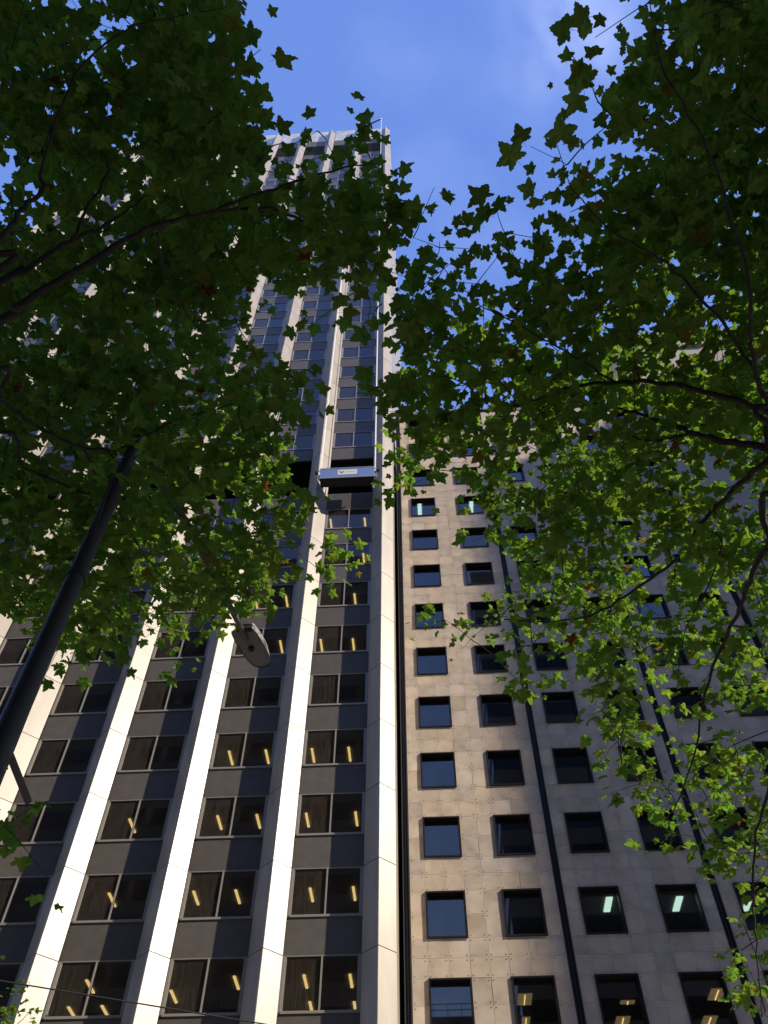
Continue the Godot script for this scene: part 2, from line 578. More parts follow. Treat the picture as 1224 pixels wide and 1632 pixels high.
# ------------------------------------------------------------------ stone block
func build_stone_block():
	var xl := -1.36
	var xr := 19.60
	var t := thing("stone_office_block", Vector3((xl + xr) / 2, 0, ZS), "beige stone-clad office block with square bronze windows beside the ribbed tower", "building")
	var ch := [-1.195, 5.665, 12.48, 19.40]
	var wx := []
	for c in 6:
		wx.append(-0.346 + 3.417 * c)
	const WW := 1.784
	const WH := 2.128
	var y_base := 22.565 + EYE
	var roof := 63.5 + EYE
	var slabs := []
	var bolts: Array[Transform3D] = []
	var back := []
	var cache := {}
	var k0 := -4
	var k1 := 10
	for k in range(k0, k1 + 1):
		var yb := y_base + H * k
		var ys := [yb, yb + WH / 2, yb + WH, yb + WH + (H - WH) / 2, yb + H]
		if k == k1:
			ys = [yb, yb + WH / 2, yb + WH, roof]
		for i in 3:
			var xa: float = ch[i] + 0.165
			var xb: float = ch[i + 1] - 0.165
			var a: float = wx[2 * i]
			var b: float = wx[2 * i + 1]
			var xs := [xa, a, a + WW / 2, a + WW, (a + WW + b) / 2, b, b + WW / 2, b + WW, xb]
			for r in ys.size() - 1:
				for c in 8:
					if r < 2 and (c == 1 or c == 2 or c == 5 or c == 6):
						continue
					var w: float = xs[c + 1] - xs[c] - 0.008
					var h: float = ys[r + 1] - ys[r] - 0.008
					var key := "%.2f/%.2f" % [w, h]
					if not cache.has(key):
						cache[key] = box_of(Vector3(0, 0, -0.045), Vector3(w, h, 0))
					var o := Vector3(xs[c] + 0.004, ys[r] + 0.004, ZS + rng.randf_range(-0.006, 0.004))
					var m: StandardMaterial3D = M.slab[rng.randi() % 7]
					slabs.append({"mesh": cache[key], "mat": m, "parent": t, "size": sqrt(w * h), "mid": Vector3(w / 2, h / 2, 0), "xf": moved(o)})
					for bp in [Vector2(0.10, 0.10), Vector2(w - 0.10, 0.10), Vector2(0.10, h - 0.10), Vector2(w - 0.10, h - 0.10)]:
						bolts.append(moved(o + Vector3(bp.x, bp.y, 0.004)))
			# backing with the window openings left free
			for seg in [[xa, a], [a + WW, b], [b + WW, xb]]:
				back.append([Vector3(seg[0], yb, ZS - 0.40), Vector3(seg[1], yb + WH, ZS - 0.055)])
			back.append([Vector3(xa, yb + WH, ZS - 0.40), Vector3(xb, (yb + H) if k < k1 else roof - 0.02, ZS - 0.055)])
	put(t, "backing_wall", boxes(back), M.backing)
	pieces(t, slabs, 300, "stone_slab", "distant_stone_slabs")
	var st := begin()
	for i in 6:
		var p0 := Vector3(cos(TAU * i / 6.0), sin(TAU * i / 6.0), 0) * 0.024
		var p1 := Vector3(cos(TAU * (i + 1) / 6.0), sin(TAU * (i + 1) / 6.0), 0) * 0.024
		for v in [Vector3(0, 0, 0.012), p1 + Vector3(0, 0, 0.008), p0 + Vector3(0, 0, 0.008)]:
			st.add_vertex(v)
		quad(st, p0 + Vector3(0, 0, 0.008), p1 + Vector3(0, 0, 0.008), p1 - Vector3(0, 0, 0.01), p0 - Vector3(0, 0, 0.01))
	var mm := MultiMesh.new()
	mm.transform_format = MultiMesh.TRANSFORM_3D
	mm.mesh = done(st)
	mm.instance_count = bolts.size()
	for i in bolts.size():
		mm.set_instance_transform(i, bolts[i])
	var mi := MultiMeshInstance3D.new()
	mi.name = "fixing_bolts"
	mi.multimesh = mm
	mi.material_override = M.bolt
	mi.set_meta("kind", "stuff")
	t.add_child(mi, true)
	mi.global_transform = Transform3D.IDENTITY
	# channels
	for i in 4:
		var x: float = ch[i]
		var x0 := x - 0.165
		var cst := begin()
		bx(cst, Vector3(x0 + 0.002, 0, ZS - 0.42), Vector3(x0 + 0.328, roof, ZS - 0.16))
		bx(cst, Vector3(x0 + 0.004, 0, ZS - 0.158), Vector3(x0 + 0.05, roof, ZS + 0.012))
		bx(cst, Vector3(x0 + 0.276, 0, ZS - 0.158), Vector3(x0 + 0.322, roof, ZS + 0.012))
		bx(cst, Vector3(x0 + 0.14, 0, ZS - 0.158), Vector3(x0 + 0.19, roof, ZS - 0.05))
		put(t, "vertical_channel", done(cst), M.channel)
	# windows
	const FT := 0.075
	var fr := boxes([
		[Vector3(0, 0, -0.38), Vector3(FT, WH, 0.065)], [Vector3(WW - FT, 0, -0.38), Vector3(WW, WH, 0.065)],
		[Vector3(FT, WH - FT, -0.38), Vector3(WW - FT, WH, 0.062)], [Vector3(FT, 0, -0.38), Vector3(WW - FT, FT, 0.062)]])
	var pst := begin()
	quad(pst, Vector3(FT, WH - FT, 0), Vector3(WW - FT, WH - FT, 0), Vector3(WW - FT, FT, 0), Vector3(FT, FT, 0))
	var pane := done(pst)
	for k in range(k0, k1 + 1):
		for c in 6:
			var o := Vector3(wx[c], y_base + H * k, ZS)
			var w := put(t, "window", fr, M.bronze, moved(o))
			put(w, "pane", pane, M.stone_glass, moved(o + Vector3(0, 0, -0.27)))
		put(t, "floor_slab", box_of(Vector3(xl + 0.35, y_base + H * k + WH + 0.12, -44.0), Vector3(xr - 0.1, y_base + H * k + H - 0.15, ZS - 0.41)), M.ceiling)
	put(t, "core_wall", box_of(Vector3(xl + 0.35, 0, -44.4), Vector3(xr - 0.1, roof - 1.0, -44.02)), M.room)
	put(t, "side_wall", box_of(Vector3(xl, 0, -62.0), Vector3(xl + 0.3, roof - 0.02, ZS - 0.43)), M.slab[3])
	put(t, "back_wall", box_of(Vector3(xl + 0.31, 0, -62.0), Vector3(xr, roof - 0.02, -61.6)), M.slab[3])
	put(t, "roof", box_of(Vector3(xl + 0.31, roof - 0.6, -61.58), Vector3(xr, roof - 0.2, ZS - 0.43)), M.core)
	put(t, "base_wall", box_of(Vector3(xl, 0, ZS - 0.40), Vector3(xr, y_base + H * k0 - 0.006, ZS - 0.004)), M.slab[1])
	put(t, "coping", box_of(Vector3(xl, roof + 0.006, ZS - 0.45), Vector3(xr, roof + 0.50, ZS + 0.05)), M.coping)
	# lights seen through the glass: [row, px, py, length, width, kind]
	for q in [[-1, 969, 1441, 1.25, 0.30, 0], [-1, 1080, 1440, 1.25, 0.30, 0], [-1, 1190, 1443, 0.9, 0.30, 0],
		[1, 878, 1133, 1.6, 0.30, 0], [1, 995, 1134, 1.3, 0.30, 0], [0, 690, 1246, 0.9, 0.30, 0], [0, 828, 1243, 0.9, 0.25, 0], [0, 889, 1240, 0.7, 0.15, 0], [0, 1021, 1237, 0.8, 0.3, 0],
		[-2, 836, 1592, 1.0, 0.6, 1], [-2, 838, 1627, 0.8, 0.35, 1], [-2, 1000, 1596.5, 0.3, 0.6, 1], [-2, 992, 1627, 0.9, 0.6, 1], [-2, 1142, 1584, 1.0, 0.6, 1], [-2, 1130, 1627, 1.0, 0.6, 1],
		[7, 669, 814, 1.6, 0.28, 0], [7, 751, 811, 1.9, 0.28, 0], [7, 832, 812, 1.9, 0.28, 0], [2, 672, 1067, 0.7, 0.10, 0], [2, 700, 1067, 0.7, 0.10, 0], [2, 783, 1064, 0.7, 0.10, 0]]:
		var y: float = y_base + H * q[0] + WH + 0.115
		var p := on_y(q[1], q[2], y)
		if p.z < ZS - 1.0 and p.z > -43.4:
			var l: float = q[3] / 2
			var w2: float = q[4] / 2
			put(t, "ceiling_light", box_of(Vector3(-w2, -0.04, -l), Vector3(w2, 0, l)), M.tube_cool if q[5] == 0 else M.troffer, moved(p))
			if q[5] == 1:
				put(t, "ceiling_light", box_of(Vector3(-0.016, -0.07, -l * 0.9), Vector3(0.016, -0.042, l * 0.9)), M.tube_warm, moved(p))

# ------------------------------------------------------------------ pale block on the right
func build_pale_block():
	var xl := 19.64
	var xr := 38.0
	var zf := ZS + 0.25
	var top := 76.0 + EYE
	var t := thing("pale_office_block", Vector3((xl + xr) / 2, 0, zf), "taller pale rendered block with cream window sills beyond the stone block", "building")
	var cols := [25.5, 29.7, 33.9]
	var wall := [[Vector3(xl, 0, zf - 0.5), Vector3(cols[0], top, zf)]]
	for c in 3:
		var x0: float = cols[c]
		var x1: float = x0 + 1.9
		var x2: float = cols[c + 1] if c < 2 else xr
		wall.append([Vector3(x1, 0, zf - 0.5), Vector3(x2, top, zf)])
		var y := 0.0
		for r in range(-13, 5):
			var s := 58.3 + EYE + H * r
			wall.append([Vector3(x0, y, zf - 0.5), Vector3(x1, s, zf)])
			y = s + 1.95
			var fr := boxes([[Vector3(x0, s, zf - 0.42), Vector3(x0 + 0.06, y, zf - 0.30)], [Vector3(x1 - 0.06, s, zf - 0.42), Vector3(x1, y, zf - 0.30)],
				[Vector3(x0 + 0.06, y - 0.06, zf - 0.42), Vector3(x1 - 0.06, y, zf - 0.30)], [Vector3(x0 + 0.06, s, zf - 0.42), Vector3(x1 - 0.06, s + 0.06, zf - 0.30)]])
			var w := put(t, "window", fr, M.bronze)
			var st := begin()
			quad(st, Vector3(x0 + 0.06, y - 0.06, zf - 0.36), Vector3(x1 - 0.06, y - 0.06, zf - 0.36), Vector3(x1 - 0.06, s + 0.06, zf - 0.36), Vector3(x0 + 0.06, s + 0.06, zf - 0.36))
			put(w, "pane", done(st), M.dark_glass)
			put(w, "sill", box_of(Vector3(x0 - 0.12, s - 0.36, zf + 0.003), Vector3(x1 + 0.12, s - 0.002, zf + 0.30)), M.sill)
		wall.append([Vector3(x0, y, zf - 0.5), Vector3(x1, top, zf)])
	put(t, "wall", boxes(wall), M.render_wall)
	put(t, "roof", box_of(Vector3(xl, top - 0.5, -60), Vector3(xr, top - 0.1, zf - 0.51)), M.coping)
	put(t, "side_wall", box_of(Vector3(xl, 0, -60), Vector3(xl + 0.4, top - 0.52, zf - 0.51)), M.render_wall)
	put(t, "end_wall", box_of(Vector3(xr - 0.4, 0, -60), Vector3(xr, top - 0.52, zf - 0.51)), M.render_wall)
	put(t, "back_wall", box_of(Vector3(xl + 0.41, 0, -60), Vector3(xr - 0.41, top - 0.52, -59.6)), M.render_wall)
	put(t, "coping", box_of(Vector3(xl - 0.02, top + 0.003, zf - 0.6), Vector3(xr + 0.02, top + 0.4, zf + 0.08)), M.sill)

# ------------------------------------------------------------------ buildings out of frame that shade and are mirrored
func slab_building(called: String, label: String, lo: Vector3, hi: Vector3, wall: Material, floor_h: float) -> Node3D:
	var t := thing(called, Vector3((lo.x + hi.x) / 2, 0, (lo.z + hi.z) / 2), label, "building")
	put(t, "wall", box_of(Vector3(lo.x, 0, lo.z), hi), wall)
	var n := int((hi.y - 6.0) / floor_h)
	for i in n:
		var y := 5.0 + i * floor_h
		var st := begin()
		var e := 0.03
		bx(st, Vector3(lo.x - e, y, lo.z - e), Vector3(hi.x + e, y + floor_h * 0.5, hi.z + e))
		put(t, "window_band", done(st), M.dark_glass)
	put(t, "parapet", boxes([
		[Vector3(lo.x - 0.1, hi.y, lo.z - 0.1), Vector3(hi.x + 0.1, hi.y + 0.8, lo.z + 0.25)],
		[Vector3(lo.x - 0.1, hi.y, hi.z - 0.25), Vector3(hi.x + 0.1, hi.y + 0.8, hi.z + 0.1)]]), wall)
	return t

func build_street_buildings():
	slab_building("dark_office_slab", "dark office slab mirrored in the lower windows of the ribbed tower", Vector3(-70, 0, 5.2), Vector3(-3.2, 92, 30), M.dark_wall, 3.9)
	slab_building("brown_office_tower", "brown office tower mirrored in the stone block's darker windows", Vector3(7.3, 0, 5.2), Vector3(27.6, 93, 32), M.dark_wall, 3.7)
	var c := slab_building("low_corner_building", "low building with a roof railing mirrored in the lowest stone block window", Vector3(-3.0, 0, 5.4), Vector3(7.1, 34.5, 28), M.dark_wall, 4.1)
	for i in 9:
		put(c, "railing_post", box_of(Vector3(-2.9 + i * 1.23, 35.32, 5.5), Vector3(-2.86 + i * 1.23, 36.4, 5.54)), M.louvre)
	for y in [35.9, 36.4]:
		put(c, "railing_rail", box_of(Vector3(-3.0, y, 5.49), Vector3(7.1, y + 0.05, 5.55)), M.louvre)
	slab_building("grey_office_slab", "grey office slab mirrored in the right-hand windows of the stone block", Vector3(28.0, 0, 20), Vector3(70, 92, 45), M.dark_wall, 3.8)
	slab_building("far_street_tower", "tall tower down the street whose shadow falls across the stone block", Vector3(98.6, 0, -40), Vector3(128, 117, -4.6), M.brown_wall, 3.8)

# ------------------------------------------------------------------ gondola
func build_gondola():
	var x0 := -6.57
	var x1 := -2.78
	var zf := -33.18
	var zb := -33.93
	var y0 := 49.15 + EYE
	var y1 := 50.35 + EYE
	var t := thing("cleaning_gondola", Vector3((x0 + x1) / 2, y0, (zf + zb) / 2), "silver window-cleaning gondola with white sign hanging between two tower ribs", "gondola")
	put(t, "front_panel", box_of(Vector3(x0, y0 + 0.06, zf - 0.03), Vector3(x1, y1, zf)), M.metal)
	put(t, "back_panel", box_of(Vector3(x0, y0 + 0.06, zb), Vector3(x1, y1 - 0.1, zb + 0.03)), M.metal)
	for x in [x0, x1 - 0.03]:
		put(t, "end_panel", box_of(Vector3(x, y0 + 0.06, zb + 0.031), Vector3(x + 0.03, y1, zf - 0.031)), M.metal)
	var n := 9
	for i in n:
		var z := zb + (i + 0.1) * (zf - zb) / n
		put(t, "floor_plank", box_of(Vector3(x0, y0, z), Vector3(x1, y0 + 0.05, z + (zf - zb) / n * 0.86)), M.louvre)
	for i in 5:
		var x := x0 + 0.1 + i * (x1 - x0 - 0.26) / 4.0
		put(t, "floor_bearer", box_of(Vector3(x, y0 - 0.06, zb), Vector3(x + 0.06, y0 - 0.003, zf)), M.louvre)
	put(t, "top_rail", box_of(Vector3(x0 - 0.03, y1 + 0.002, zf - 0.05), Vector3(x1 + 0.03, y1 + 0.06, zf + 0.02)), M.galv)
	put(t, "bottom_rail", box_of(Vector3(x0 - 0.03, y0 - 0.01, zf + 0.002), Vector3(x1 + 0.03, y0 + 0.055, zf + 0.04)), M.galv)
	# sign
	var l := x1 - x0
	var sx0 := x0 + 0.325 * l
	var sx1 := x0 + 0.68 * l
	var sg := put(t, "sign", box_of(Vector3(sx0, y0 + 0.38, zf + 0.002), Vector3(sx1, y0 + 0.98, zf + 0.014)), M.paint)
	sg.set_meta("label", "white sign with a dark tick-shaped mark and faint lettering")
	var st := begin()
	var mx := sx0 + 0.27
	var my := y0 + 0.55
	var z := zf + 0.018
	quad(st, Vector3(mx - 0.15, my + 0.26, z), Vector3(mx - 0.04, my + 0.22, z), Vector3(mx + 0.05, my, z), Vector3(mx - 0.02, my, z))
	quad(st, Vector3(mx + 0.0, my + 0.1, z + 0.001), Vector3(mx + 0.17, my + 0.27, z + 0.001), Vector3(mx + 0.2, my + 0.2, z + 0.001), Vector3(mx + 0.04, my, z + 0.001))
	put(sg, "tick_mark", done(st), M.rubber)
	var fl := begin()
	for i in 6:
		bx(fl, Vector3(mx + 0.34 + i * 0.105, my + 0.10, z - 0.003), Vector3(mx + 0.40 + i * 0.105, my + 0.19 + 0.03 * (i % 2), z))
	put(sg, "faint_lettering", done(fl), mat(lin(0.50, 0.52, 0.53), 0.8))
	# guide rollers and hoists at the two ends
	for s in [[x0, -1.0], [x1, 1.0]]:
		var xe: float = s[0]
		var d: float = s[1]
		for y in [y0 + 0.18, y1 - 0.1]:
			put(t, "outrigger", box_of(Vector3(minf(xe, xe + d * 0.30), y, zf - 0.12), Vector3(maxf(xe, xe + d * 0.30), y + 0.05, zf - 0.07)), M.galv)
		var rst := begin()
		tube(rst, PackedVector3Array([Vector3(xe + d * 0.28, y1 - 0.30, zf - 0.2), Vector3(xe + d * 0.28, y1 - 0.30, zf + 0.02)]), PackedFloat32Array([0.11, 0.11]), 12)
		put(t, "guide_roller", done(rst), M.rubber)
		put(t, "hoist", box_of(Vector3(minf(xe, xe + d * 0.16), y1 - 0.75, zf - 0.5), Vector3(maxf(xe, xe + d * 0.16), y1 - 0.35, zf - 0.25)), M.galv)
		var bst := begin()
		tube(bst, PackedVector3Array([Vector3(xe - d * 0.12, y0 - 0.07, zb + 0.02), Vector3(xe - d * 0.12, y0 - 0.07, zb - 0.12)]), PackedFloat32Array([0.08, 0.08]), 10)
		put(t, "buffer_wheel", done(bst), M.cable_pale)
	var tips := [on_z(572, 190, -33.25), on_z(607.5, 190, -33.25)]
	for i in 2:
		var foot := Vector3([x0 - 0.03, x1 + 0.03][i], y1 - 0.35, -33.30)
		for k in 2:
			var cst := begin_smooth()
			var o := Vector3(0.05 * k, 0, 0)
			tube(cst, PackedVector3Array([foot + o, tips[i] + o]), PackedFloat32Array([0.022, 0.022]), 6)
			put(t, "cable", done_smooth(cst), M.cable_pale)
	# roof davit
	var top_y := 156.2 + EYE
	var mast := on_z(591, 197, -34.4)
	var d := thing("roof_davit", Vector3(mast.x, top_y - 2.2, -35.6), "dark forked davit arm on the tower roof carrying the gondola cables", "davit")
	var ms := begin_smooth()
	tube(ms, PackedVector3Array([Vector3(mast.x + 0.3, top_y - 2.2, -35.9), Vector3(mast.x + 0.2, mast.y - 0.3, -35.6), mast]), PackedFloat32Array([0.28, 0.25, 0.16]), 8)
	put(d, "mast", done_smooth(ms), M.rubber)
	for i in 2:
		var a := begin_smooth()
		tube(a, PackedVector3Array([mast, mast.lerp(tips[i], 0.5) + Vector3(0, 0.1, 0), tips[i] + Vector3(0, 0.12, 0)]), PackedFloat32Array([0.13, 0.12, 0.10]), 8)
		put(d, "arm", done_smooth(a), M.rubber)
		var w := begin_smooth()
		tube(w, PackedVector3Array([tips[i] + Vector3(-0.12, 0.1, 0), tips[i] + Vector3(0.16, 0.1, 0)]), PackedFloat32Array([0.14, 0.14]), 10)
		put(d, "sheave", done_smooth(w), M.galv)

# ------------------------------------------------------------------ street lamp
func build_lamp():
	var top := at(219, 700, 7.75)
	var px := top.x
	var pz := top.z
	var t := thing("street_lamp", Vector3(px, 0.13, pz), "dark tapered steel street lamp with a flat lamp head reaching over the road", "street lamp")
	var st := begin_smooth()
	var pts := PackedVector3Array()
	var rad := PackedFloat32Array()
	for i in 9:
		var k := i / 8.0
		pts.append(Vector3(px, lerpf(0.13, top.y, k), pz))
		rad.append(lerpf(0.098, 0.050, k))
	tube(st, pts, rad, 20)
	put(t, "pole", done_smooth(st), M.pole)
	for y in [4.25, 4.45, 6.1]:
		var cl := begin_smooth()
		var r := lerpf(0.098, 0.050, y / top.y) + 0.008
		tube(cl, PackedVector3Array([Vector3(px, y, pz), Vector3(px, y + 0.05, pz)]), PackedFloat32Array([r, r]), 20)
		put(t, "clamp_band", done_smooth(cl), M.pole)
	# arm and head
	var head := on_y(384, 1003, top.y + 0.25)
	var tip := on_y(421, 1064, top.y + 0.25)
	var dir := (tip - head).normalized()
	var a := begin_smooth()
	var p0 := Vector3(px, top.y - 0.08, pz)
	tube(a, PackedVector3Array([p0, p0.lerp(head, 0.08) + Vector3(0, 0.10, 0), p0.lerp(head, 0.5) + Vector3(0, 0.10, 0), head + dir * 0.15]), PackedFloat32Array([0.05, 0.045, 0.036, 0.030]), 12)
	put(t, "arm", done_smooth(a), M.lamp_arm)
	var side := dir.cross(Vector3.UP).normalized()
	var length := (tip - head).length()
	var outline := []
	for q in [[0.0, 0.115], [0.06, 0.128], [0.3, 0.142], [0.55, 0.142], [0.75, 0.132], [0.9, 0.108], [0.98, 0.06], [1.0, 0.0]]:
		outline.append(q)
	var hs := begin()
	var under := begin()
	var ring_b := PackedVector3Array()
	var ring_t := PackedVector3Array()
	var n := outline.size()
	for i in n:
		ring_b.append(head + dir * (outline[i][0] * length) + side * outline[i][1])
	for i in range(n - 2, -1, -1):
		ring_b.append(head + dir * (outline[i][0] * length) - side * outline[i][1])
	var mid := head + dir * length * 0.5
	for v in ring_b:
		ring_t.append(mid + (v - mid) * 0.80 + Vector3(0, 0.13, 0))
	var m := ring_b.size()
	for i in m:
		var j := (i + 1) % m
		quad(hs, ring_b[i], ring_b[j], ring_t[j], ring_t[i])
		for v in [mid + Vector3(0, 0.16, 0), ring_t[i], ring_t[j]]:
			hs.add_vertex(v)
		var bi := mid + (ring_b[i] - mid) * 0.97 + Vector3(0, 0.012, 0)
		var bj := mid + (ring_b[j] - mid) * 0.97 + Vector3(0, 0.012, 0)
		for v in [mid + Vector3(0, -0.015, 0), bj, bi]:
			under.add_vertex(v)
	var hd := put(t, "lamp_head", done(hs), M.lamp_shell)
	put(hd, "lens", done(under), M.lamp_under)
	var sp := begin()
	var boss := head + dir * length * 0.45
	tube(sp, PackedVector3Array([boss + Vector3(0, 0.0, 0), boss + Vector3(0, -0.05, 0)]), PackedFloat32Array([0.035, 0.028]), 12)
	put(hd, "lens_boss", done(sp), M.rubber)
	put(hd, "hinge", boxes([[head - Vector3(0.05, 0.01, 0.03), head + Vector3(0.12, 0.05, 0.03)]]), M.rubber)
	# banner bracket lower down the pole
	var b0 := on_z(13, 1178, pz)
	b0 = Vector3(px, b0.y, pz)
	var b1 := on_y(45, 1277, b0.y)
	var bs := begin_smooth()
	tube(bs, PackedVector3Array([b0, b1]), PackedFloat32Array([0.022, 0.022]), 10)
	put(t, "banner_bracket", done_smooth(bs), M.pole)

func build_cable():
	var a := at(-260, 1530, 17.0)
	var b := at(0, 1563, 16.4)
	var c := at(420, 1632, 16.0)
	var e := at(1300, 1800, 16.6)
	var cv := Curve3D.new()
	for p in [a + (a - b) * 0.8, a, b, c, e]:
		cv.add_point(p)
	var pts := PackedVector3Array()
	var rad := PackedFloat32Array()
	for i in 25:
		var k := i / 24.0 * (cv.point_count - 1)
		pts.append(cv.sample(int(minf(k, cv.point_count - 2)), k - minf(int(k), cv.point_count - 2)))
		rad.append(0.011)
	var st := begin_smooth()
	tube(st, pts, rad, 6)
	var o := put(self, "overhead_cable", done_smooth(st), M.rubber)
	tag(o, "thin black overhead cable crossing low in front of the ribbed tower", "cable")

# ------------------------------------------------------------------ trees
func leaf_mesh(variant: int, color = null) -> ArrayMesh:
	# lobe tips and notches of one half, then small teeth along each edge
	var anchors: Array = [
		[Vector2(0, 0.03), Vector2(0.41, -0.04), Vector2(0.32, 0.15), Vector2(0.66, 0.42), Vector2(0.25, 0.55), Vector2(0, 1.0)],
		[Vector2(0, 0.06), Vector2(0.36, 0.00), Vector2(0.31, 0.17), Vector2(0.59, 0.36), Vector2(0.28, 0.52), Vector2(0, 0.95)],
		[Vector2(0, -0.02), Vector2(0.46, -0.10), Vector2(0.33, 0.13), Vector2(0.72, 0.50), Vector2(0.25, 0.57), Vector2(0, 1.05)]][variant]
	var half := []
	for i in anchors.size() - 1:
		var p: Vector2 = anchors[i]
		var q: Vector2 = anchors[i + 1]
		var nrm := Vector2((q - p).y, -(q - p).x).normalized()
		if i > 0:
			half.append(p)
		half.append(p.lerp(q, 0.36) + nrm * 0.055)
		half.append(p.lerp(q, 0.48) + nrm * 0.012)
		half.append(p.lerp(q, 0.72) + nrm * 0.045)
		half.append(p.lerp(q, 0.80) + nrm * 0.008)
	var ring := []
	ring.append(anchors[0])
	for v in half:
		ring.append(v)
	ring.append(anchors[-1])
	for i in range(half.size() - 1, -1, -1):
		ring.append(Vector2(-half[i].x * 0.96, half[i].y + 0.012))
	var bend := func(v: Vector2) -> Vector3:
		return Vector3(v.x, v.y, (-0.16 - 0.10 * variant) * absf(v.x) + (0.12 * variant - 0.22) * v.y * v.y + 0.07 * sin(9.0 * v.x + 5.0 * v.y + variant))
	var st := begin()
	var n := ring.size()
	var c := Vector2(0, 0.36)
	for i in n:
		for v in [c, ring[i], ring[(i + 1) % n]]:
			if color != null:
				st.set_color(color)
			st.add_vertex(bend.call(v))
	# petiole
	for v in [Vector3(-0.012, 0.05, 0), Vector3(0.012, 0.05, 0), Vector3(0.0, -0.40, 0.05)]:
		if color != null:
			st.set_color(color)
		st.add_vertex(v)
	st.generate_normals()
	return st.commit()

func curve_points(ctrl: PackedVector3Array, per := 5) -> PackedVector3Array:
	var out := PackedVector3Array()
	var n := ctrl.size()
	for i in n - 1:
		var p0 := ctrl[maxi(i - 1, 0)]
		var p3 := ctrl[mini(i + 2, n - 1)]
		for k in per:
			out.append(ctrl[i].cubic_interpolate(ctrl[i + 1], p0, p3, k / float(per)))
	out.append(ctrl[n - 1])
	return out

func leaf_basis(g: RandomNumberGenerator, out_dir: Vector3, size: float) -> Basis:
	# y: along the leaf, z: upper face
	var up := Vector3(g.randfn(0, 0.42), 1.0, g.randfn(0, 0.42)).normalized()
	var y := (out_dir + Vector3(g.randfn(0, 0.7), g.randfn(-0.35, 0.3), g.randfn(0, 0.7))).normalized()
	y = (y - up * y.dot(up) * 0.85).normalized()
	var x := y.cross(up).normalized()
	var z := x.cross(y).normalized()
	return Basis(x * size, y * size, z * size)

func leaf_colour(g: RandomNumberGenerator) -> Color:
	var r := g.randf()
	if r < 0.003:
		return Color(0.20, 0.055, 0.02)
	if r < 0.014:
		return Color(0.24, 0.19, 0.03)
	var k := g.randf_range(0.72, 1.2)
	var y := g.randf_range(0.85, 1.25)
	return Color(0.170 * k * y, 0.31 * k, 0.050 * k)

